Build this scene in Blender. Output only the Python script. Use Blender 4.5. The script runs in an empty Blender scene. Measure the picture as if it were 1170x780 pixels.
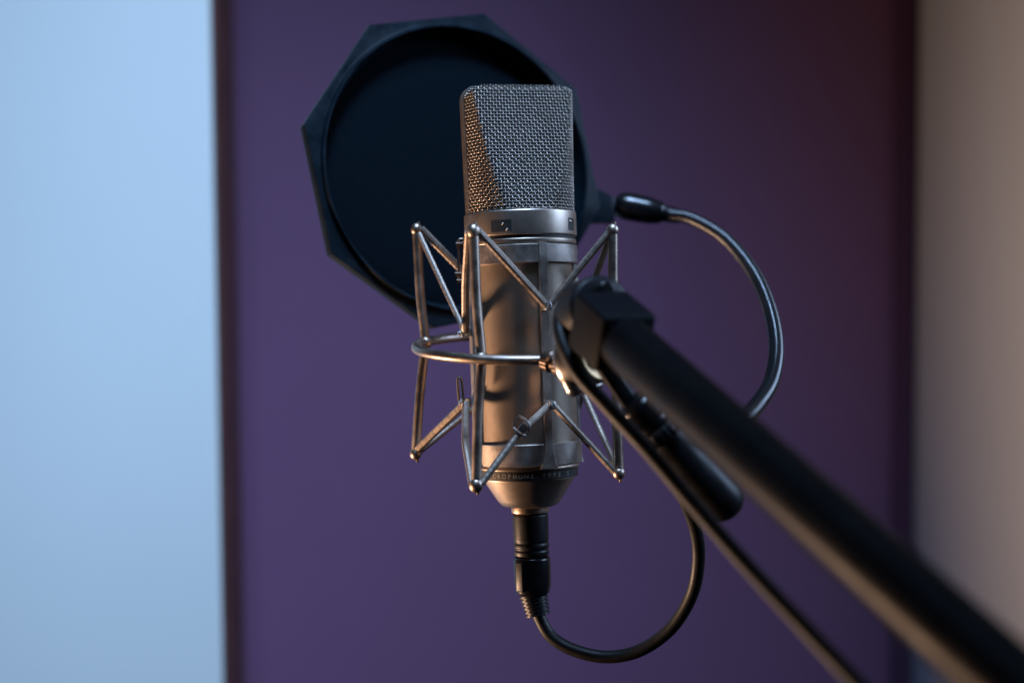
import bpy, bmesh, math, random
from mathutils import Vector, Matrix
random.seed(4)
PI = math.pi
sc = bpy.context.scene
COL = sc.collection

# ------------------------------------------------------------------ camera
D = 0.73                      # metres from the lens to the microphone
U = D / 1625.0                # one modelling unit (about 0.45 mm)
PITCH = math.radians(3.3)
ROLL = math.radians(-0.38)
cam_d = bpy.data.cameras.new('camera')
cam = bpy.data.objects.new('camera', cam_d)
COL.objects.link(cam)
cam_d.lens = 50
cam_d.sensor_width = 36
cam_d.clip_start = 0.01
cam_d.clip_end = 50
CAMLOC = Vector((0, 0, 1.45))
CROT = Matrix.Rotation(PI / 2 - PITCH, 4, 'X') @ Matrix.Rotation(ROLL, 4, 'Z')
cam.matrix_world = Matrix.Translation(CAMLOC) @ CROT
sc.camera = cam
cam_d.dof.use_dof = True
cam_d.dof.focus_distance = D - 0.02
cam_d.dof.aperture_fstop = 3.4
# W turns the microphone's own axes (x right, y away, z up, in modelling units) into the room
W = cam.matrix_world @ Matrix.Rotation(-PI / 2, 4, 'X') @ Matrix.Translation((0, D, 0)) @ Matrix.Scale(U, 4)


def V(px, py, dy=0.0):
    k = 1 + dy / 1625.0
    return Vector(((px - 585) * k, dy, -(py - 390) * k))


# ------------------------------------------------------------------ helpers
def link(name, bm, mat, parent=None, smooth=True, mtx=W, auto=35):
    """put a bmesh, in modelling units, into the room as one object"""
    bm.transform(mtx)
    bmesh.ops.recalc_face_normals(bm, faces=bm.faces)
    me = bpy.data.meshes.new(name)
    org = Vector((0, 0, 0))
    if parent is not None:
        p = parent
        while p is not None:
            org += p.location
            p = p.parent
    else:
        n = max(1, len(bm.verts))
        for v in bm.verts:
            org += v.co / n
    bm.transform(Matrix.Translation(-org))
    if smooth:
        lim = math.radians(auto)
        for e in bm.edges:
            if len(e.link_faces) == 2 and e.calc_face_angle(0) > lim:
                e.smooth = False
        for f in bm.faces:
            f.smooth = True
    bm.to_mesh(me)
    bm.free()
    me.materials.append(mat)
    o = bpy.data.objects.new(name, me)
    COL.objects.link(o)
    if parent is not None:
        o.parent = parent
    else:
        o.location = org
    return o


def thing(name, label, cat, at_units, group=None):
    o = bpy.data.objects.new(name, None)
    COL.objects.link(o)
    o.empty_display_size = 0.02
    o.location = W @ Vector(at_units)
    o['label'] = label
    o['category'] = cat
    if group:
        o['group'] = group
    return o


def catmull(pts, n=8, closed=False):
    pts = [Vector(p) for p in pts]
    m = len(pts)
    out = []
    segs = m if closed else m - 1
    for i in range(segs):
        p1, p2 = pts[i], pts[(i + 1) % m]
        p0 = pts[(i - 1) % m] if (closed or i > 0) else p1 * 2 - p2
        p3 = pts[(i + 2) % m] if (closed or i < m - 2) else p2 * 2 - p1
        for k in range(n):
            t = k / n
            out.append(0.5 * ((2 * p1) + (p2 - p0) * t + (2 * p0 - 5 * p1 + 4 * p2 - p3) * t * t
                              + (3 * p1 - p0 - 3 * p2 + p3) * t ** 3))
    if not closed:
        out.append(pts[-1])
    return out


def resample(pts, step):
    L = [0]
    for a, b in zip(pts, pts[1:]):
        L.append(L[-1] + (b - a).length)
    n = max(2, int(L[-1] / step))
    out, j = [], 0
    for i in range(n + 1):
        s = L[-1] * i / n
        while j < len(L) - 2 and L[j + 1] < s:
            j += 1
        t = (s - L[j]) / max(1e-9, L[j + 1] - L[j])
        out.append(pts[j].lerp(pts[j + 1], min(1, t)))
    return out


def tube(bm, pts, r, sides=12, closed=False, caps=True):
    """r: number or function of index"""
    n = len(pts)
    rf = r if callable(r) else (lambda i: r)
    T = []
    for i in range(n):
        if closed:
            d = pts[(i + 1) % n] - pts[i - 1]
        else:
            d = pts[min(n - 1, i + 1)] - pts[max(0, i - 1)]
        T.append(d.normalized() if d.length > 1e-9 else Vector((0, 0, 1)))
    ref = Vector((0, 0, 1)) if abs(T[0].z) < 0.9 else Vector((1, 0, 0))
    N = (ref - T[0] * ref.dot(T[0])).normalized()
    rings = []
    for i in range(n):
        N = N - T[i] * N.dot(T[i])
        N.normalize()
        B = T[i].cross(N)
        rr = rf(i)
        rings.append([bm.verts.new(pts[i] + (N * math.cos(2 * PI * k / sides) + B * math.sin(2 * PI * k / sides)) * rr)
                      for k in range(sides)])
    for i in range(n if closed else n - 1):
        a, b = rings[i], rings[(i + 1) % n]
        off = 0
        if closed and i == n - 1:
            off = min(range(sides), key=lambda s: (b[s].co - a[0].co).length)
        for k in range(sides):
            bm.faces.new((a[k], a[(k + 1) % sides], b[(k + 1 + off) % sides], b[(k + off) % sides]))
    if caps and not closed:
        bm.faces.new(rings[0][::-1])
        bm.faces.new(rings[-1])
    return bm


def lathe(bm, prof, mtx=Matrix(), segs=64, closed_profile=False, fn=None):
    """prof: list of (r, z).  r=0 makes a pole."""
    rings = []
    for j, (r, z) in enumerate(prof):
        if r <= 1e-6:
            rings.append([bm.verts.new(mtx @ Vector((0, 0, z)))])
        else:
            row = []
            for k in range(segs):
                a = 2 * PI * k / segs
                rr = r if fn is None else fn(r, z, k, j)
                row.append(bm.verts.new(mtx @ Vector((rr * math.cos(a), rr * math.sin(a), z))))
            rings.append(row)
    m = len(rings)
    for i in range(m if closed_profile else m - 1):
        a, b = rings[i], rings[(i + 1) % m]
        if len(a) == 1 and len(b) == 1:
            continue
        for k in range(segs):
            k2 = (k + 1) % segs
            if len(a) == 1:
                bm.faces.new((a[0], b[k2], b[k]))
            elif len(b) == 1:
                bm.faces.new((a[k], a[k2], b[0]))
            else:
                bm.faces.new((a[k], a[k2], b[k2], b[k]))
    return bm


def rounded(prof, rad=1.0, n=3):
    """round the corners of an open profile"""
    out = [prof[0]]
    for i in range(1, len(prof) - 1):
        p, a, b = Vector(prof[i]), Vector(prof[i - 1]), Vector(prof[i + 1])
        la, lb = (a - p).length, (b - p).length
        if la < 1e-6 or lb < 1e-6:
            out.append(prof[i])
            continue
        q = min(rad, la * .45, lb * .45)
        p0, p2 = p + (a - p) / la * q, p + (b - p) / lb * q
        for k in range(n + 1):
            t = k / n
            out.append(tuple(p0 * (1 - t) ** 2 + p * 2 * t * (1 - t) + p2 * t * t))
    out.append(prof[-1])
    return out


def frame(org, zaxis, up=Vector((0, 0, 1))):
    z = Vector(zaxis).normalized()
    x = Vector(up).cross(z)
    if x.length < 1e-4:
        x = Vector((1, 0, 0)).cross(z)
    x.normalize()
    y = z.cross(x)
    m = Matrix((x, y, z)).transposed().to_4x4()
    return Matrix.Translation(org) @ m


def box(bm, size, mtx, bev=0.0, seg=2):
    r = bmesh.ops.create_cube(bm, size=1.0)
    vs = r['verts']
    for v in vs:
        v.co = Vector((v.co.x * size[0], v.co.y * size[1], v.co.z * size[2]))
    if bev > 0:
        es = list({e for v in vs for e in v.link_edges})
        g = bmesh.ops.bevel(bm, geom=es, offset=bev, segments=seg, affect='EDGES', profile=0.5)
        vs = list({v for f in g['faces'] for v in f.verts} | {v for v in vs if v.is_valid})
    for v in vs:
        v.co = mtx @ v.co
    return bm


def ball(bm, c, r, sx=1, sy=1, sz=1, n=14, mtx=None):
    prof = [(r * math.sin(PI * i / n), -r * math.cos(PI * i / n)) for i in range(n + 1)]
    prof[0] = (0, -r)
    prof[-1] = (0, r)
    m = (mtx if mtx is not None else Matrix.Translation(c)) @ Matrix.Diagonal((sx, sy, sz, 1))
    lathe(bm, prof, m, 20)


# ------------------------------------------------------------------ materials
def mat(name, base, rough=0.5, metal=0.0, spec=0.5, noise=None, bump=None, var=0.0, vscale=40, coat=0.0,
        rvar=0.0, aniso=0.0, sheen=0.0):
    m = bpy.data.materials.new(name)
    m.use_nodes = True
    nt = m.node_tree
    b = nt.nodes['Principled BSDF']
    b.inputs['Base Color'].default_value = (*base, 1)
    b.inputs['Roughness'].default_value = rough
    b.inputs['Metallic'].default_value = metal
    b.inputs['Specular IOR Level'].default_value = spec
    b.inputs['Coat Weight'].default_value = coat
    b.inputs['Anisotropic'].default_value = aniso
    b.inputs['Sheen Weight'].default_value = sheen
    tc = nt.nodes.new('ShaderNodeTexCoord')
    if var > 0 or rvar > 0:
        nz = nt.nodes.new('ShaderNodeTexNoise')
        nz.inputs['Scale'].default_value = vscale
        nz.inputs['Detail'].default_value = 6
        nz.inputs['Roughness'].default_value = 0.65
        nt.links.new(tc.outputs['Object'], nz.inputs['Vector'])
        if var > 0:
            cr = nt.nodes.new('ShaderNodeMapRange')
            cr.inputs['From Min'].default_value = 0.3
            cr.inputs['From Max'].default_value = 0.7
            cr.inputs['To Min'].default_value = 1 - var
            cr.inputs['To Max'].default_value = 1 + var * .5
            nt.links.new(nz.outputs['Fac'], cr.inputs['Value'])
            mx = nt.nodes.new('ShaderNodeVectorMath')
            mx.operation = 'SCALE'
            mx.inputs[0].default_value = base
            nt.links.new(cr.outputs[0], mx.inputs['Scale'])
            nt.links.new(mx.outputs[0], b.inputs['Base Color'])
        if rvar > 0:
            cr = nt.nodes.new('ShaderNodeMapRange')
            cr.inputs['From Min'].default_value = 0.3
            cr.inputs['From Max'].default_value = 0.7
            cr.inputs['To Min'].default_value = max(0.02, rough - rvar)
            cr.inputs['To Max'].default_value = rough + rvar
            nt.links.new(nz.outputs['Fac'], cr.inputs['Value'])
            nt.links.new(cr.outputs[0], b.inputs['Roughness'])
    if bump:
        scale, strength = bump
        nb = nt.nodes.new('ShaderNodeTexNoise')
        nb.inputs['Scale'].default_value = scale
        nb.inputs['Detail'].default_value = 4
        nt.links.new(tc.outputs['Object'], nb.inputs['Vector'])
        bp = nt.nodes.new('ShaderNodeBump')
        bp.inputs['Strength'].default_value = strength
        bp.inputs['Distance'].default_value = 0.0003
        nt.links.new(nb.outputs['Fac'], bp.inputs['Height'])
        nt.links.new(bp.outputs[0], b.inputs['Normal'])
    return m


M_nickel = mat('satin_nickel', (0.42, 0.355, 0.30), 0.40, 1.0, var=0.06, vscale=90, rvar=0.03, bump=(2500, 0.12))
M_shell = mat('shell_nickel', (0.33, 0.268, 0.215), 0.41, 1.0, var=0.07, vscale=60, rvar=0.025, bump=(2600, 0.15))
M_rod = mat('rod_nickel', (0.37, 0.30, 0.245), 0.40, 1.0, var=0.16, vscale=110, rvar=0.10, bump=(1500, 0.25))
M_cord = mat('elastic_cord', (0.32, 0.265, 0.22), 0.40, 0.75, var=0.25, vscale=300, rvar=0.08, bump=(3500, 0.35))
M_cradle = mat('cradle_nickel', (0.33, 0.29, 0.26), 0.44, 0.9, var=0.32, vscale=110, rvar=0.12, bump=(1800, 0.35))
M_wire = mat('grille_wire', (0.36, 0.32, 0.285), 0.28, 1.0)
M_lining = mat('grille_lining', (0.012, 0.012, 0.014), 0.8)
M_black = mat('black_plastic', (0.006, 0.0065, 0.008), 0.42, 0, 0.22, rvar=0.08, vscale=120, bump=(1600, 0.2))
M_gloss = mat('glossy_black', (0.005, 0.005, 0.006), 0.24, 0, 0.4)
M_boom = mat('boom_paint', (0.0035, 0.0037, 0.0045), 0.42, 0, 0.13, rvar=0.06, vscale=90, bump=(2400, 0.12))
M_rubber = mat('cable_rubber', (0.006, 0.006, 0.006), 0.48, 0, 0.28, rvar=0.07, vscale=150, bump=(1500, 0.15))
M_filter = mat('filter_plastic', (0.0035, 0.0085, 0.0135), 0.42, 0, 0.13, var=0.5, vscale=70, rvar=0.1, bump=(900, 0.2))
M_groove = mat('groove_black', (0.006, 0.006, 0.006), 0.6)
M_letter = mat('engraved_letter', (0.34, 0.30, 0.25), 0.6)
M_brass = mat('brass_ring', (0.26, 0.18, 0.10), 0.35, 1.0, rvar=0.05)
M_hook = mat('bright_crimp', (.68, .66, .63), .28, 1)
M_pin = mat('bronze_pin', (.09, .06, .045), .5, 1)
M_chrome = mat('polished_steel', (0.45, 0.42, 0.39), 0.30, 1.0, rvar=0.05)


def fabric():
    m = mat('filter_fabric', (0.0036, 0.0062, 0.0090), 1.0, 0, 0.0)
    nt = m.node_tree
    b = nt.nodes['Principled BSDF']
    tc = nt.nodes.new('ShaderNodeTexCoord')
    ck = nt.nodes.new('ShaderNodeTexVoronoi')
    ck.inputs['Scale'].default_value = 1100
    nz = nt.nodes.new('ShaderNodeTexNoise')
    nz.inputs['Scale'].default_value = 260
    nt.links.new(tc.outputs['Object'], ck.inputs['Vector'])
    nt.links.new(tc.outputs['Object'], nz.inputs['Vector'])
    ad = nt.nodes.new('ShaderNodeMath')
    ad.operation = 'ADD'
    nt.links.new(ck.outputs['Distance'], ad.inputs[0])
    nt.links.new(nz.outputs['Fac'], ad.inputs[1])
    bp = nt.nodes.new('ShaderNodeBump')
    bp.inputs['Strength'].default_value = 0.5
    bp.inputs['Distance'].default_value = 0.0004
    nt.links.new(ad.outputs[0], bp.inputs['Height'])
    nt.links.new(bp.outputs[0], b.inputs['Normal'])
    return m


M_fabric = fabric()
M_white = mat('pale_paint', (0.68, 0.70, 0.67), 0.6, 0, 0.3, var=0.03, vscale=3, bump=(300, 0.25))
M_purple = mat('purple_paint', (0.200, 0.094, 0.176), 0.65, 0, 0.3, var=0.05, vscale=4, bump=(300, 0.25))
M_plum = mat('dark_plum', (0.085, 0.035, 0.075), 0.65, 0, 0.3, var=0.05, vscale=4)
M_grey = mat('grey_paint', (0.60, 0.69, 0.76), 0.7, 0, 0.3, var=0.04, vscale=4, bump=(300, 0.25))
M_wood = mat('brown_wood', (0.11, 0.042, 0.032), 0.5, 0, 0.4, var=0.3, vscale=25)


# ------------------------------------------------------------------ the room behind
def ray(px, py, dist):
    """point in the room on the level of the lens, dist metres forward"""
    v = W.to_3x3() @ Vector((px - 585, 1625, -(py - 390)))
    k = dist / v.y
    return CAMLOC + v * k


def slab(name, pts, z0, z1, m, parent=None, bev=0.004):
    bm = bmesh.new()
    lo = [bm.verts.new((x, y, z0)) for x, y in pts]
    hi = [bm.verts.new((x, y, z1)) for x, y in pts]
    n = len(pts)
    for i in range(n):
        bm.faces.new((lo[i], lo[(i + 1) % n], hi[(i + 1) % n], hi[i]))
    bm.faces.new(lo[::-1])
    bm.faces.new(hi)
    if bev:
        es = [e for e in bm.edges if abs(e.verts[0].co.z - e.verts[1].co.z) > .1]
        bmesh.ops.bevel(bm, geom=es, offset=bev, segments=3, affect='EDGES', profile=.5)
    return link(name, bm, m, parent, mtx=Matrix())


Z0, Z1 = 0.0, 2.6
YB = 1.60
xe = ray(252, 390, 1.26).x            # right end of the pale partition
xc = ray(1045, 390, YB).x             # corner of purple and grey wall
w1 = slab('back_wall', [(-1.6, YB), (xc + .25, YB), (xc + .25, YB + .12), (-1.6, YB + .12)], Z0, Z1, M_purple, bev=0)
w1['kind'] = 'structure'
w2 = slab('side_wall', [(xc, 1.15), (2.4, 1.15), (2.4, 1.27), (xc + .12, 1.27), (xc + .12, YB - .003), (xc, YB - .003)], Z0, Z1, M_grey, bev=0)
w2['kind'] = 'structure'
w3 = slab('partition_wall', [(-1.6, 1.26), (xe - .004, 1.26), (xe - .004, 1.350), (-1.6, 1.350)], Z0, Z1, M_white, bev=.003)
w3['kind'] = 'structure'
slab('wood_edge', [(xe - .0035, 1.262), (xe, 1.262), (xe, 1.348), (xe - .0035, 1.348)], Z0 + .002, Z1 - .002, M_wood, w3, .003)
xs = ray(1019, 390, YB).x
slab('corner_strip', [(xs, YB - .012), (xc - .002, YB - .012), (xc - .002, YB - .001), (xs, YB - .001)], Z0 + .002, Z1 - .002, M_plum, w1, .003)  # thin upright strip in a darker plum, next to the corner

# ------------------------------------------------------------------ microphone
AX_T, AX_B = V(589, 98), V(605.5, 577)
AXD = (AX_T - AX_B).normalized()
AXO = AX_B + (AX_T - AX_B) * ((577 - 390) / (577 - 98))
_y = Vector((0, 1, 0))
_x = _y.cross(AXD).normalized()
MIC = Matrix.Translation(AXO) @ Matrix((_x, _y, AXD)).transposed().to_4x4()
YAW = math.radians(15)
HEAD = MIC @ Matrix.Rotation(YAW, 4, 'Z')


def zz(py):
    return 390 - py


mic = thing('condenser_microphone',
            'satin nickel studio microphone with woven wire head, held upright in the wire cradle', 'microphone',
            MIC @ Vector((0, 0, zz(585))))

# head grille: a round tube cut by two sloping planes, woven from real wires
Z_H0, Z_H1 = zz(246), zz(104)


def Rh(z):
    t = (z - Z_H0) / (Z_H1 - Z_H0)
    return 61.0 + 2.2 * t


def depth(z):
    t = (z - Z_H0) / (Z_H1 - Z_H0)
    return (0.93 * 61) * (1 - t) + 27 * t


CR = 13.0


def ztop(x):
    """top outline of the head, with round corners"""
    R = Rh(Z_H1)
    a = abs(x) - (R - CR)
    if a <= 0:
        return Z_H1
    a = min(a, CR)
    return Z_H1 - CR + math.sqrt(max(0, CR * CR - a * a))


def section(z):
    """quarter of the outline from the side to the middle of the front, corners softened"""
    R, d = Rh(z), depth(z)
    d = min(d, R * .985)
    pts = []
    N = 60
    for i in range(N + 1):
        a = PI / 2 * i / N
        x, y = R * math.cos(a), R * math.sin(a)
        # smooth minimum of the circle and the plane
        k = 5.0
        h = max(0, min(1, .5 + .5 * (d - y) / k))
        y = d * (1 - h) + y * h - k * h * (1 - h) * .5
        pts.append(Vector((x, max(0, y))))
    L = [0]
    for a, b in zip(pts, pts[1:]):
        L.append(L[-1] + (b - a).length)
    return pts, L


def at_frac(sec, f):
    pts, L = sec
    s = f * L[-1]
    lo, hi = 0, len(L) - 1
    while hi - lo > 1:
        m = (lo + hi) // 2
        if L[m] <= s:
            lo = m
        else:
            hi = m
    t = (s - L[lo]) / max(1e-9, L[hi] - L[lo])
    return pts[lo].lerp(pts[hi], t)


NQ = 25                       # wires to a quarter
NROW = 40
secs = [section(Z_H0 + (Z_H1 - Z_H0) * j / (NROW * 2)) for j in range(NROW * 2 + 1)]


def S(i, jj):
    """point i (0..4NQ) around, half-row jj; also the outward normal"""
    q, r = divmod(i % (4 * NQ), NQ)
    f = r / NQ
    if q == 0:
        p = at_frac(secs[jj], f)
        x, y = p.x, -p.y
    elif q == 1:
        p = at_frac(secs[jj], 1 - f)
        x, y = -p.x, -p.y
    elif q == 2:
        p = at_frac(secs[jj], f)
        x, y = -p.x, p.y
    else:
        p = at_frac(secs[jj], 1 - f)
        x, y = p.x, p.y
    return Vector((x, y, Z_H0 + (Z_H1 - Z_H0) * jj / (NROW * 2)))


WR = 0.60
AMP = 0.9
bm = bmesh.new()
P = {}
NA = 4 * NQ
for i in range(NA):
    pts = []
    for jj in range(NROW * 2 + 1):
        p = S(i, jj)
        a, b = S(i + 1, jj), S(i - 1, jj)
        n = (b - a).cross(Vector((0, 0, 1)))
        n = Vector((n.x, n.y, 0)).normalized()
        if n.x * p.x + n.y * p.y < 0:
            n = -n
        if p.z > ztop(p.x) + .01:
            break
        s = 0 if jj % 2 else (1 if (i + jj // 2) % 2 else -1)
        pts.append(p + n * AMP * s)
        last, ln = p, n
    # over the top towards the middle band
    if abs(last.y) > 10:
        y0 = last.y
        sg = -1 if y0 < 0 else 1
        z0 = last.z
        rr = 7.0
        for k in range(1, 6):
            a = PI / 2 * k / 5
            s = 0 if k % 2 else (1 if (i + k // 2) % 2 else -1)
            pts.append(Vector((last.x * (1 - .01 * k), y0 - sg * rr * (1 - math.cos(a)), z0 + rr * .45 * math.sin(a) + s * AMP * .6)))
        ye = y0 - sg * rr
        m = max(2, int((abs(ye) - 6) / 1.8))
        for k in range(1, m + 1):
            s = 0 if k % 2 else (1 if (i + k // 2) % 2 else -1)
            pts.append(Vector((last.x * .95, ye + (sg * 6 - ye) * k / m, z0 + rr * .45 + s * AMP * .6)))
    if len(pts) > 2:
        tube(bm, pts, WR, 5, caps=False)
for j in range(1, NROW):
    jj = 2 * j
    zc = secs[jj]
    pts = []
    zj = Z_H0 + (Z_H1 - Z_H0) * jj / (NROW * 2)
    for side in (0, 1):
        run = []
        for h in range(0, 2 * NA // 2 + 1):
            ih = h + side * NA
            i0 = ih // 2
            p = S(i0, jj) if ih % 2 == 0 else (S(i0, jj) + S(i0 + 1, jj)) * .5
            a, b = S(i0 + 1, jj), S(i0 - 1, jj)
            n = (b - a).cross(Vector((0, 0, 1)))
            n = Vector((n.x, n.y, 0)).normalized()
            if n.x * p.x + n.y * p.y < 0:
                n = -n
            s = 0 if ih % 2 else (-1 if (i0 + j) % 2 else 1)
            if zj <= ztop(p.x) + .01:
                run.append(p + n * AMP * s)
        if len(run) > 3:
            tube(bm, run, WR, 5, caps=False)
grille = link('head_grille', bm, M_wire, mic, mtx=W @ HEAD, auto=180)
# dark inner gauze just under the wires
bm = bmesh.new()
rings = []
for jj in range(0, NROW * 2 + 1, 4):
    row = []
    for i in range(NA):
        p = S(i, jj)
        f = .965
        row.append(bm.verts.new((p.x * f, p.y * f, min(p.z, ztop(p.x) - 2))))
    rings.append(row)
for a, b in zip(rings, rings[1:]):
    for k in range(NA):
        bm.faces.new((a[k], a[(k + 1) % NA], b[(k + 1) % NA], b[k]))
bm.faces.new(rings[-1])
link('grille_lining', bm, M_lining, mic, mtx=W @ HEAD, auto=60)
# frame band up one side, over the top, down the other
bm = bmesh.new()
RT = Rh(Z_H1) + .9
path = [(-61.6, Z_H0 - 1), (-62.4, Z_H0 + 40), (-RT, Z_H1 - CR - 4)]
for k in range(0, 9):
    a = PI - PI / 2 * k / 8
    path.append((-(RT - CR) + CR * math.cos(a) - 0, Z_H1 - CR + (CR + 3.4) * math.sin(a)))
path2 = [(-x, z) for x, z in path[::-1]]
path = path + path2
rows = []
hw = 9.0
th = 2.2
sec = [(-hw, -th), (-hw, -.4), (-hw + .9, .25), (hw - .9, .25), (hw, -.4), (hw, -th)]
for i, (x, z) in enumerate(path):
    a, b = path[max(0, i - 1)], path[min(len(path) - 1, i + 1)]
    t = Vector((b[0] - a[0], 0, b[1] - a[1])).normalized()
    n = Vector((-t.z, 0, t.x))
    if n.dot(Vector((x, 0, z - Z_H0 - 40))) < 0:
        n = -n
    rows.append([bm.verts.new(Vector((x, u, z)) + n * v) for u, v in sec])
for a, b in zip(rows, rows[1:]):
    for k in range(len(sec)):
        k2 = (k + 1) % len(sec)
        bm.faces.new((a[k], a[k2], b[k2], b[k]))
bm.faces.new(rows[0])
bm.faces.new(rows[-1][::-1])
link('grille_frame', bm, M_nickel, mic, mtx=W @ HEAD, auto=40)

# collar
bm = bmesh.new()
lathe(bm, rounded([(50, zz(244.2)), (62.9, zz(244.2)), (64, zz(245.6)), (64, zz(272)), (61.4, zz(272.6)), (50, zz(272.6))], 1.2),
      segs=128)
collar = link('collar', bm, M_nickel, mic, mtx=W @ MIC)


def patch(R, az, z0, z1, w, m, name, parent, proud=.5, n=10):
    """curved rectangle on the round housing, az in degrees right of the lens"""
    bm = bmesh.new()
    a0 = math.radians(az) - w / R / 2
    rows = []
    for rr in (R + proud, R - 1.5):
        row = []
        for z in (z0, z1):
            row.append([bm.verts.new((rr * math.sin(a0 + w / R * k / n), -rr * math.cos(a0 + w / R * k / n), z)) for k in range(n + 1)])
        rows.append(row)
    o, i_ = rows
    for k in range(n):
        bm.faces.new((o[0][k], o[0][k + 1], o[1][k + 1], o[1][k]))
        bm.faces.new((i_[0][k], i_[0][k + 1], i_[1][k + 1], i_[1][k]))
        bm.faces.new((o[0][k], o[0][k + 1], i_[0][k + 1], i_[0][k]))
        bm.faces.new((o[1][k], o[1][k + 1], i_[1][k + 1], i_[1][k]))
    bm.faces.new((o[0][0], o[1][0], i_[1][0], i_[0][0]))
    bm.faces.new((o[0][n], o[1][n], i_[1][n], i_[0][n]))
    return link(name, bm, m, parent, mtx=W @ MIC)


p1 = patch(64, -20, zz(268.5), zz(255.5), 24, M_groove, 'switch_window', collar, .12)
p2 = patch(64, 63, zz(267.5), zz(253.5), 15, M_groove, 'switch_window', collar, .12)
for (R, az, z, r, par) in ((63.6, -18, zz(260), 1.5, p1), (63.6, 61, zz(257.5), 2.0, p2)):
    bm = bmesh.new()
    a = math.radians(az)
    c = Vector((R * math.sin(a), -R * math.cos(a), z))
    ball(bm, c, r)
    link('switch_stud', bm, M_nickel, par, mtx=W @ MIC)
bm = bmesh.new()
c = Vector((63.5 * math.sin(math.radians(-14)), -63.5 * math.cos(math.radians(-14)), zz(266.5)))
ball(bm, c, 1.6)
link('screw', bm, M_nickel, collar, mtx=W @ MIC)

# dark seam, lower lip, body tube
bm = bmesh.new()
lathe(bm, [(50, zz(272.3)), (62.0, zz(272.3)), (62.0, zz(276.0)), (50, zz(276.0))], segs=96)
link('seam', bm, M_groove, mic, mtx=W @ MIC)
bm = bmesh.new()
lathe(bm, rounded([(50, zz(275.8)), (62.4, zz(275.8)), (63.2, zz(277)), (63.0, zz(281.5)), (57.5, zz(283)), (57.2, zz(506)),
                   (57.5, zz(528)), (58.5, zz(531)), (58.3, zz(533.4)), (50, zz(533.4))], 1.0), segs=128)
body = link('body_tube', bm, M_shell, mic, mtx=W @ MIC, auto=30)
bm = bmesh.new()
lathe(bm, [(40, zz(533.2)), (56.6, zz(533.2)), (56.2, zz(543.5)), (40, zz(543.5))], segs=96)
band = link('name_band', bm, M_groove, mic, mtx=W @ MIC)


def lettering(text, R, z, h, az0, pitch, name, parent):
    bmA = bmesh.new()
    a = az0
    for ch in text:
        if ch != ' ':
            cu = bpy.data.curves.new('glyph', 'FONT')
            cu.body = ch
            cu.size = h * 1.38
            cu.align_x = 'CENTER'
            cu.extrude = 0.0
            ob = bpy.data.objects.new('glyph', cu)
            COL.objects.link(ob)
            dg = bpy.context.evaluated_depsgraph_get()
            me = bpy.data.meshes.new_from_object(ob.evaluated_get(dg))
            b2 = bmesh.new()
            b2.from_mesh(me)
            for v in b2.verts:
                aa = math.radians(a) + v.co.x / R
                v.co = Vector((R * math.sin(aa), -R * math.cos(aa), z + v.co.y))
            me2 = bpy.data.meshes.new('tmp')
            b2.to_mesh(me2)
            b2.free()
            bmA.from_mesh(me2)
            bpy.data.meshes.remove(me)
            bpy.data.meshes.remove(me2)
            bpy.data.objects.remove(ob)
            bpy.data.curves.remove(cu)
        a += math.degrees(pitch / R)
    return link(name, bmA, M_letter, parent, mtx=W @ MIC)


lettering('MICROPHONE TYPE S', 56.95, zz(541.0), 5.0, -56, 6.55, 'lettering', band)

bm = bmesh.new()
lathe(bm, rounded([(40, zz(543.3)), (52.6, zz(543.3)), (53.2, zz(544.8)), (35.5, zz(572)), (31.5, zz(576.2)), (28, zz(577.6)), (10, zz(577.6))], 2.4, 4),
      segs=128)
link('tail_cone', bm, M_nickel, mic, mtx=W @ MIC)
bm = bmesh.new()
lathe(bm, rounded([(10, zz(577.2)), (21.6, zz(577.2)), (21.4, zz(584.6)), (19, zz(586)), (10, zz(586))], .8), segs=64)
link('socket_neck', bm, mat('copper_tone_nickel', (0.42, 0.30, 0.22), .35, 1, rvar=.06), mic, mtx=W @ MIC)

# ------------------------------------------------------------------ shock mount
mount = thing('shock_mount',
              'nickel wire cradle with elastic cords zigzagging around the microphone body', 'shock mount',
              V(631, 414, -126))
bm = bmesh.new()


def ringprof(z0, z1, ri, ro0, ro1):
    return [(ri, z0), (ro0 - 1, z0), (ro0, z0 - .9), (ro1, z1 + .9), (ro1 - 1, z1), (ri, z1)]


lathe(bm, ringprof(zz(282.5), zz(303.5), 58.6, 64.0, 63.6), segs=128, closed_profile=True)
link('cradle_ring', bm, M_cradle, mount, mtx=W @ MIC)
bm = bmesh.new()
lathe(bm, ringprof(zz(503.5), zz(528.5), 58.8, 62.0, 61.4), segs=128, closed_profile=True)
link('cradle_ring', bm, M_cradle, mount, mtx=W @ MIC)
for az in (21, 111, 201, 291):
    bm = bmesh.new()
    Ra = Matrix.Rotation(math.radians(az), 4, 'Z')
    prof = [(281.6, 66.4, 5.0), (302, 66.4, 5.0), (306, 65.2, 5.0), (430, 64.6, 5.0), (500, 64.4, 5.0), (512, 64.6, 5.4),
            (524, 64.6, 7.5), (530.5, 64.8, 10.5)]
    rows = []
    for py, r, w in prof:
        z = zz(py)
        rows.append([bm.verts.new(Ra @ Vector(p)) for p in ((-w, -r + 3.4, z), (-w, -r + .5, z), (-w + .6, -r, z), (w - .6, -r, z), (w, -r + .5, z), (w, -r + 3.4, z))])
    for a, b in zip(rows, rows[1:]):
        for k in range(6):
            bm.faces.new((a[k], a[(k + 1) % 6], b[(k + 1) % 6], b[k]))
    bm.faces.new(rows[0])
    bm.faces.new(rows[-1][::-1])
    link('cradle_bar', bm, M_cradle, mount, mtx=W @ MIC)

# outer hoop
RC = Vector((10, -5, 0))


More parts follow.
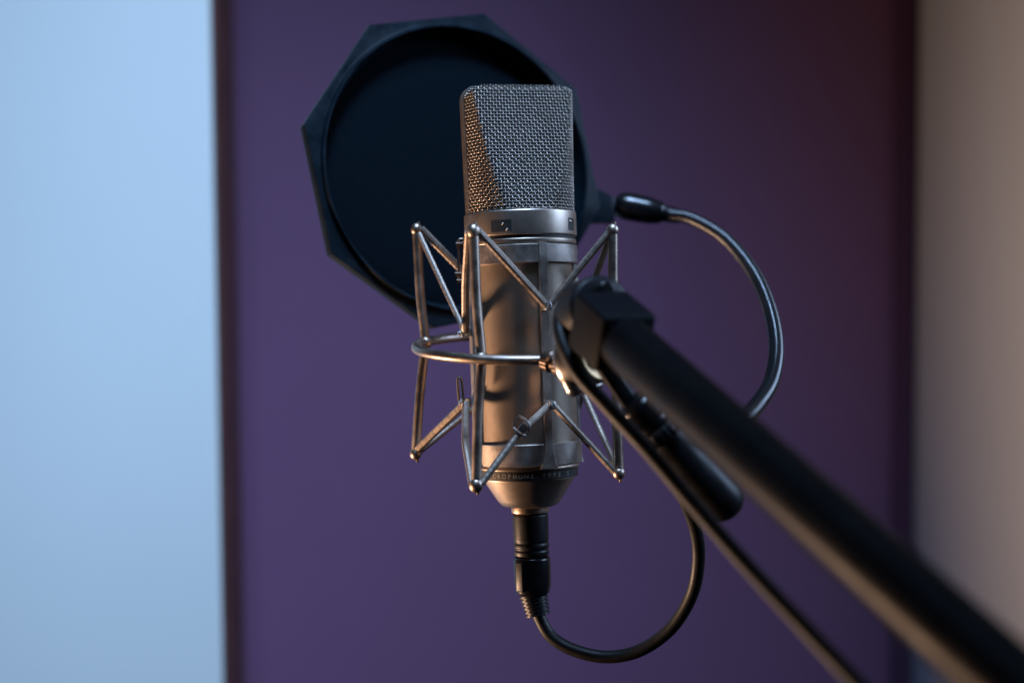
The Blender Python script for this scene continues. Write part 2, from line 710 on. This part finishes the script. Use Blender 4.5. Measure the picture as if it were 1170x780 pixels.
def hoop(a, R=119.0, dz=0.0):
    x, y = RC.x + R * math.cos(a), RC.y + R * math.sin(a)
    return Vector((x, y, -5.2 + .118 * y + dz))


bm = bmesh.new()
tube(bm, [hoop(2 * PI * k / 96) for k in range(96)], 5.7, 14, closed=True)
link('outer_ring', bm, M_rod, mount)

TIPS = {  # name: (upper tip, hoop, lower tip) seen positions and depth
    'A': ((541, 265, -114), (550, 409, -111), (544, 553, -114)),
    'B': ((476, 263, 38), (486, 391, 36), (475, 517, 38)),
    'C': ((700, 264, -66), (704, 403, -64), (707, 539, -66)),
    'D': ((645, 259, 112), (650, 380, 102), (645, 507, 112)),
}
for k, (a, m, b) in TIPS.items():
    bm = bmesh.new()
    A, Mm, B = V(*a), V(*m), V(*b)
    d1 = (A - Mm)
    d2 = (B - Mm)
    pts = catmull([A, A + (Mm - A) * .08, A + (Mm - A) * .55 + Vector((-1.5, 0, 0)), Mm + d1 * .08, Mm, Mm + d2 * .08,
                   Mm + d2 * .5 + Vector((-1.0, 0, 0)), B + (Mm - B) * .06, B], 6)
    tube(bm, pts, 5.5, 12)
    link('post', bm, M_rod, mount)
    bm = bmesh.new()
    ball(bm, Mm, 8.4, 1, 1, .9)
    link('joint_ball', bm, M_rod, mount)
    for tip, up in ((A, 1), (B, -1)):
        bm = bmesh.new()
        ball(bm, tip + Vector((0, 0, up * 1.0)), 6.8 if k != 'A' else 7.6, 1.0, 1.0, 1.12)
        lathe(bm, [(0, -3), (1.8, -3), (1.8, 2), (0, 2)], frame(tip + Vector((2, 0, up * 8.0)), (0, 0, 1)), 12)
        link('post_cap', bm, M_rod, mount)

radial = lambda az, R, py: MIC @ Vector((R * math.sin(math.radians(az)), -R * math.cos(math.radians(az)), zz(py)))
H = {  # hooks on the four cradle bars
    'Fu': radial(21, 71, 352), 'Fl': radial(21, 71, 461),
    'Lu': radial(-69, 71, 378), 'Ll': radial(-69, 73, 456),
    'Ru': radial(111, 71, 368), 'Rl': radial(111, 71, 450),
    'Bu': radial(201, 71, 352), 'Bl': radial(201, 71, 440),
}


def cord(a, b, sag=0, r=4.0, mid=None):
    a, b = Vector(a), Vector(b)
    m = (a + b) * .5 + Vector((0, 0, sag))
    if mid is not None:
        m = mid
    bm = bmesh.new()
    pts = resample(catmull([a, a + (m - a) * .5, m, m + (b - m) * .5, b], 10), 2.2)
    tube(bm, pts, lambda i: r * (1 + .035 * math.sin(i * 2.1)), 10)
    link('elastic_cord', bm, M_cord, mount)


T = {k: (V(*a), V(*m), V(*b)) for k, (a, m, b) in TIPS.items()}
X = Vector((1, 0, 0))
Zv = Vector((0, 0, 1))
cord(T['A'][0] + X * 4 + Zv * 2, H['Fu'], r=4.5)
cord(T['C'][0] - X * 3, H['Fu'] + X * 2)
cord(T['A'][0] - X * 5, H['Lu'], mid=V(532, 322, -78), r=4.5)
cord(T['B'][0] + X * 1, H['Lu'], r=3.3)
cord(T['B'][0] + X * 5 + Zv * 2, H['Bu'], r=4.5)
cord(T['D'][0] - X * 3, H['Bu'])
cord(T['C'][0] + Vector((-1, 4, 0)), H['Ru'])
cord(T['D'][0] + X * 3, H['Ru'])
cl = V(597, 489, -96)
cord(T['A'][2] + X * 6 + Zv * 1, cl, r=4.0)
cord(cl + Vector((4, 2, 2)), H['Fl'] + Zv * 2, r=3.8)
cord(T['C'][2] - X * 4, H['Fl'] + X * 3 + Zv * 1, r=4.0)
cord(T['C'][2] + Vector((0, 4, 0)), H['Rl'], r=3.6)
cord(T['A'][2] - X * 4, H['Ll'], mid=V(532, 505, -74), r=4.5)
cord(T['B'][2] + Zv * 2, H['Ll'], r=4.5)
cord(T['B'][2] + X * 4 + Zv * 1, H['Bl'], r=3.6)
cord(T['D'][2] - X * 3, H['Bl'])
cord(T['D'][2] + X * 3, H['Rl'])

# crimps and hooks
for key in H:
    bm = bmesh.new()
    az = {'F': 21, 'L': -69, 'R': 111, 'B': 201}[key[0]]
    m = MIC @ Matrix.Rotation(math.radians(az), 4, 'Z')
    c = MIC.inverted() @ H[key]
    mm = Matrix.Translation(H[key]) @ m.to_3x3().to_4x4()
    box(bm, (8.5, 11, 9.5), mm, 1.2)
    lathe(bm, [(0, -3), (2.1, -3), (2.1, 3), (0, 3)], mm @ Matrix.Translation((0, -5.5, 0)) @ Matrix.Rotation(PI / 2, 4, 'X'), 14)
    link('cord_hook', bm, M_hook, mount)
# open wire loops
for base, tipv, w in ((V(527, 458, -40), V(525, 433, -42), 5.0), (V(528, 322, 8), V(527, 276, 10), 7.0)):
    bm = bmesh.new()
    s = X * w * .5
    pts = catmull([base - s, base - s + (tipv - base) * .5, tipv - s * .8, tipv + (tipv - base) * .06, tipv + s * .8,
                   base + s + (tipv - base) * .4, base + s], 6)
    tube(bm, pts, 1.5, 8)
    link('wire_loop', bm, M_rod, mount)
bm = bmesh.new()
sq = [V(593, 475, -103), V(605, 485, -101), V(601, 498, -101), V(586, 488, -103)]
tube(bm, catmull(sq, 2, True), 1.5, 8, closed=True)
box(bm, (9, 9, 10), frame(V(598.5, 488, -98), V(604, 481, -98) - V(593, 495, -98)), 1)
link('wire_loop', bm, M_hook, mount)
# joint pins on the back left cord
for c in (V(524, 279, 8), V(523, 313, 8), V(525, 321, 6)):
    bm = bmesh.new()
    tube(bm, [c + Vector((-3, 0, 0)), c + Vector((5, 0, 0))], 2.6, 10)
    link('cord_pin', bm, M_pin, mount)

# swivel: knurled nut, brass washer, drum
ax = Vector((.80, -.55, -.22)).normalized()
c0 = V(622, 411, -124)
bm = bmesh.new()
fr = frame(c0, ax)
lathe(bm, [(0, -2), (8, -2), (11, 1), (11.5, 9), (9, 11), (9, 16), (12.5, 18), (12.5, 26), (0, 26)], fr, 48,
      fn=lambda r, z, k, j: r * (1 + (.04 if (k % 2 and r > 10) else 0)))
link('locking_nut', bm, mat('dark_bronze', (.12, .09, .07), .35, 1, rvar=.08), mount)
c1 = V(664, 414, -168)
ax2 = Vector((.72, -.62, .30)).normalized()
fr = frame(c1, ax2)
bm = bmesh.new()
lathe(bm, rounded([(0, -17), (22, -17), (31, -12), (33, -6), (33, 8), (30, 12), (0, 12)], 3), fr, 64)
link('swivel_drum', bm, M_chrome, mount)
bm = bmesh.new()
lathe(bm, rounded([(0, 12), (27, 12), (27, 19), (24, 21), (0, 21)], 1.2), fr, 64)
link('swivel_washer', bm, M_brass, mount)
bm = bmesh.new()
lathe(bm, rounded([(0, 21), (13, 21), (13, 33), (11, 35), (0, 35)], 1.2), fr, 48)
link('swivel_bolt', bm, M_chrome, mount)
bm = bmesh.new()
tube(bm, [c0 + ax * 24, c1 - ax2 * 6], 10, 20)
link('swivel_stem', bm, M_chrome, mount)
bm = bmesh.new()
pts = [V(646, 418, -178), V(650, 430, -182), V(656, 443, -184)]
tube(bm, resample(catmull(pts, 6), 2), lambda i: 9.5, 18)
ball(bm, pts[0], 9.5)
ball(bm, pts[-1], 9.5)
link('swivel_lug', bm, M_chrome, mount)

# ------------------------------------------------------------------ microphone stand boom
B0 = V(690, 370, -285)
B1 = V(1130, 760, -735)
bd = (B1 - B0).normalized()
stand = thing('microphone_stand', 'black boom arm of a microphone stand running out of the lower right corner',
              'mic stand', B0 + (B1 - B0) * 1.2)
BL = (B1 - B0).length
bm = bmesh.new()
fr = frame(B0, bd)
lathe(bm, rounded([(0, 26), (24, 26), (25.4, 28), (25.4, BL * 1.95), (0, BL * 1.95)], 1), fr, 64)
link('boom_tube', bm, M_boom, stand)
bm = bmesh.new()
fr2 = frame(B0, bd, up=Vector((-.05, 0, 1)))
box(bm, (56, 56, 62), fr2 @ Matrix.Translation((0, 0, 16)), 5, 3)
link('end_block', bm, mat('matte_black', (.004, .0045, .006), .6, 0, .08), stand)
# round knuckle
hc = V(679, 356, -252)
ha = Vector((.40, -.90, .10)).normalized()
bm = bmesh.new()
fr = frame(hc, ha)
lathe(bm, rounded([(0, -22), (30, -22), (33.5, -19), (33.5, 14), (31, 17), (20, 19), (0, 20)], 2.5, 4), fr, 96)
link('knuckle', bm, M_black, stand)
bm = bmesh.new()
lathe(bm, rounded([(0, 0), (9, 0), (9, 3.5), (7.5, 5), (0, 5)], 1), frame(hc + ha * 19 + Vector((2, 0, 18)), ha), 32)
link('knuckle_bolt', bm, M_gloss, stand)
# clamp cheek, hanging arm and handle
p0, p1_, p2_ = V(672, 392, -245), V(712, 452, -235), V(742, 492, -225)
bm = bmesh.new()
d = (p2_ - p0)
box(bm, (17, 15, d.length), frame((p0 + p2_) * .5, d, up=Vector((0, -1, .2))), 4, 3)
link('clamp_arm', bm, M_black, stand)
hb = V(740, 474, -232)
hd = (V(826, 572, -205) - V(742, 478, -232)).normalized()
bm = bmesh.new()
fr = frame(V(742, 478, -232), hd)
lathe(bm, rounded([(0, -26), (14, -26), (19, -20), (20, -5), (17, 0), (17, 8), (0, 8)], 3), fr, 48)
link('handle_socket', bm, M_gloss, stand)
bm = bmesh.new()
lathe(bm, [(0, 8), (24, 8), (25.5, 10), (25.5, 20), (24, 22), (0, 22)], fr, 96,
      fn=lambda r, z, k, j: r * (1.035 if (k // 2) % 2 and r > 22 else 1))
link('knurled_ring', bm, M_black, stand)
bm = bmesh.new()
hl = (V(826, 568, -205) - V(742, 478, -232)).length
lathe(bm, rounded([(0, 22), (17, 22), (18, 30), (22, hl * .75), (23, hl), (20, hl + 12), (12, hl + 19), (0, hl + 21)], 8, 6), fr, 48)
link('handle', bm, M_black, stand)

# ------------------------------------------------------------------ pop filter
PC = V(525, 192, 190)
nrm = Vector((math.sin(math.radians(26)), -math.cos(math.radians(26)), .07)).normalized()
pf = thing('pop_filter', 'black octagonal pop filter with round dark fabric, on a bent gooseneck behind the microphone',
           'pop filter', V(835, 488, -380))
# local frame: x right, y up, z toward the lens
py_ = (Vector((0, 0, 1)) - nrm * nrm.z).normalized()
px_ = py_.cross(nrm).normalized()
PF = Matrix.Translation(PC) @ Matrix((px_, py_, nrm)).transposed().to_4x4()
RO = 187.5 * (1 + 190 / 1625.)
NS = 96


def octr(a, R):
    # a measured clockwise from up
    b = (math.degrees(a) - 11.5) % 45 - 22.5
    return R * math.cos(math.radians(22.5)) / math.cos(math.radians(b))


def oct_pt(a, R, z, circ=False):
    r = R if circ else octr(a, R)
    return Vector((r * math.sin(a), r * math.cos(a), z))


angs = sorted(set([math.radians(11.5 + 45 * k) for k in range(8)] + [math.radians(11.5 + 45 * k + 45 * j / 12) for k in range(8) for j in range(12)]))
layers = [(180, -8, True), (180, 5, True), (181, 7, True), (183.5, 7, True), (185, 5, True), (186, 1.5, True), (187.5, 1.0, True), (RO - 5, 1.0, False), (RO - 1.2, .4, False), (RO, -2, False),
          (RO, -15, False), (RO - 2, -18, False), (185, -19, True), (180, -23, True), (173, -26, True), (172, -24, True), (178, -13, True)]
bm = bmesh.new()
rows = [[bm.verts.new(oct_pt(a, R, z, c)) for a in angs] for R, z, c in layers]
na = len(angs)
for i in range(len(rows)):
    a, b = rows[i], rows[(i + 1) % len(rows)]
    for k in range(na):
        bm.faces.new((a[k], a[(k + 1) % na], b[(k + 1) % na], b[k]))
link('filter_frame', bm, M_filter, pf, mtx=W @ PF, auto=28)
bm = bmesh.new()
lathe(bm, [(0, -14.5), (60, -15), (110, -16), (160, -17), (174.5, -20.5), (174.5, -23.5), (110, -26), (0, -27)], Matrix(), 96)
link('filter_fabric', bm, M_fabric, pf, mtx=W @ PF, auto=60)
# tab at the corner
ta = math.radians(101.5)
bm = bmesh.new()
tm = Matrix.Rotation(-ta, 4, 'Z')          # local +y points along the tab
o2 = [(-25, RO - 16), (-20, RO + 10), (-16, RO + 24), (16, RO + 24), (18, RO + 10), (26, RO - 16)]
lo = [bm.verts.new(tm @ Vector((x, y, -17))) for x, y in o2]
hi = [bm.verts.new(tm @ Vector((x, y, .2))) for x, y in o2]
for i in range(6):
    bm.faces.new((lo[i], lo[(i + 1) % 6], hi[(i + 1) % 6], hi[i]))
bm.faces.new(lo[::-1])
bm.faces.new(hi)
bmesh.ops.bevel(bm, geom=list(bm.edges), offset=1.5, segments=2, affect='EDGES', profile=.5)
link('frame_tab', bm, M_filter, pf, mtx=W @ PF)
g0 = V(706, 234, 248)
g1 = V(759, 244, 240)
bm = bmesh.new()
gd = g1 - g0
gl = gd.length
lathe(bm, rounded([(0, -4), (12, -4), (17, 4), (18.5, 14), (17.5, gl * .7), (14.5, gl * .93), (11, gl), (10, gl + 22), (0, gl + 22)], 5, 5), frame(g0, gd), 48)
link('neck_adapter', bm, M_gloss, pf)
# gooseneck: ribbed metal hose
gp = [V(762, 245, 238), V(790, 250, 222), V(828, 272, 180), V(860, 310, 120), V(879, 352, 50), V(887, 396, -20), V(881, 436, -100),
      V(862, 466, -190), V(842, 484, -300), V(826, 492, -372)]
pts = resample(catmull(gp, 24), 1.05)
bm = bmesh.new()
tube(bm, pts, lambda i: 8.8 - 1.1 * (1 if i % 4 == 0 else (.25 if i % 2 else 0)), 18)
link('gooseneck', bm, mat('gooseneck_black', (.010, .011, .013), .24, 0, .7, rvar=.06), pf, auto=180)
bm = bmesh.new()
tb = .46
cpt = B0 + (B1 - B0) * tb
side = (gp[-1] - cpt)
side = (side - bd * side.dot(bd)).normalized()
fr = frame(cpt, bd, up=side)
box(bm, (34, 12, 30), fr @ Matrix.Translation((0, 31, 0)), 3)
link('boom_clamp', bm, M_black, pf)
bm = bmesh.new()
tube(bm, [gp[-1], cpt + side * 30], 11, 20)
link('clamp_post', bm, M_black, pf)

# ------------------------------------------------------------------ cable with its connector
cable = thing('microphone_cable', 'black cable plugged into the bottom of the microphone and looping back along the boom arm',
              'cable', MIC @ Vector((0, 0, zz(707))))
bm = bmesh.new()
lathe(bm, rounded([(0, zz(586.4)), (19.5, zz(586.4)), (20.6, zz(588)), (20.2, zz(616)), (19.6, zz(617.5)), (19.6, zz(619.5)), (20.3, zz(621)),
                   (20.3, zz(624)), (19.4, zz(625.5)), (19.4, zz(627.5)), (20.2, zz(629)), (19.8, zz(633.5)), (17.5, zz(634.5)), (0, zz(634.5))], .7),
      Matrix(), 72)
link('connector_shell', bm, M_black, cable, mtx=W @ MIC, auto=28)
bm = bmesh.new()
lathe(bm, rounded([(0, zz(635)), (18.5, zz(635)), (21, zz(637)), (21.4, zz(650)), (20.8, zz(668)), (18.8, zz(677)), (14, zz(680)), (0, zz(680))], 1.5),
      Matrix(), 72)
link('connector_sleeve', bm, M_gloss, cable, mtx=W @ MIC, auto=28)
bm = bmesh.new()
az = math.radians(-42)
c = Vector((20.4 * math.sin(az), -20.4 * math.cos(az), zz(656)))
box(bm, (11, 5, 34), Matrix.Translation(c) @ Matrix.Rotation(az, 4, 'Z'), 1.6, 3)
link('latch', bm, M_black, cable, mtx=W @ MIC)
bm = bmesh.new()
e0 = MIC @ Vector((0, 0, zz(677)))
e1 = V(615, 703, -4)
ed = e1 - e0
el = ed.length
prof = [(0, 0)]
nrib = 6
for k in range(nrib):
    t = k / nrib
    r = 16.4 - 2.6 * t
    z = el * t
    prof += [(r - 1.7, z), (r - 1.7, z + el / nrib * .3), (r, z + el / nrib * .42), (r, z + el / nrib * .9), (r - 1.7, z + el / nrib * .99)]
prof += [(0, el)]
lathe(bm, prof, frame(e0, ed), 48)
link('strain_relief', bm, M_black, cable, auto=28)
cp = [V(612, 690, -3), V(617, 706, -5), V(630, 727, -9), V(655, 742, -16), V(692, 750, -25), V(730, 743, -35), V(766, 718, -48), V(790, 680, -64), V(798, 640, -80),
      V(795, 605, -96), V(782, 570, -112), V(764, 535, -128), V(746, 502, -142), V(722, 462, -150), V(706, 425, -165), V(694, 385, -195), V(676, 352, -214),
      V(652, 340, -224), V(640, 358, -240), V(642, 388, -258), V(660, 425, -272), V(695, 465, -292), V(738, 512, -325), V(790, 573, -375),
      V(850, 642, -440), V(915, 712, -515), V(985, 786, -590), V(1075, 880, -690), V(1200, 1010, -810)]
pts = resample(catmull(cp, 16), 3.0)
bm = bmesh.new()
tube(bm, pts, 7.2, 20)
link('cable_run', bm, M_rubber, cable, auto=180)

# ------------------------------------------------------------------ light
MICP = W @ Vector((0, 0, 0))


def area(name, rel, target, size, color, power, spread=180, sy=None):
    l = bpy.data.lights.new(name, 'AREA')
    l.shape = 'RECTANGLE'
    l.size = size
    l.size_y = sy or size
    l.color = color
    l.energy = power
    l.spread = math.radians(spread)
    o = bpy.data.objects.new(name, l)
    COL.objects.link(o)
    o.location = MICP + Vector(rel)
    d = (MICP + Vector(target)) - o.location
    o.rotation_euler = d.to_track_quat('-Z', 'Y').to_euler()
    return o


area('background_light', (.05, -.50, 1.50), (-.52, .85, -1.00), .40, (.42, .64, 1.0), 6.9, 53)  # added overhead light, spread kept narrow to favour the walls behind
area('side_window', (1.0, .02, .42), (0, 0, .0), .6, (.47, .66, 1.0), 1.15, 45)
area('warm_lamp', (-.66, .08, -.40), (.1, .02, -.07), .08, (1, .61, .38), 2.7, 88)

w = bpy.data.worlds.new('World')
sc.world = w
w.use_nodes = True
bg = w.node_tree.nodes['Background']
bg.inputs['Color'].default_value = (.42, .45, .75, 1)
bg.inputs['Strength'].default_value = 0.014

sc.view_settings.view_transform = 'Standard'
sc.view_settings.look = 'None'
sc.view_settings.exposure = 0
sc.view_settings.gamma = 1
sc.render.engine = 'CYCLES'
sc.cycles.max_bounces = 8
sc.cycles.use_denoising = True
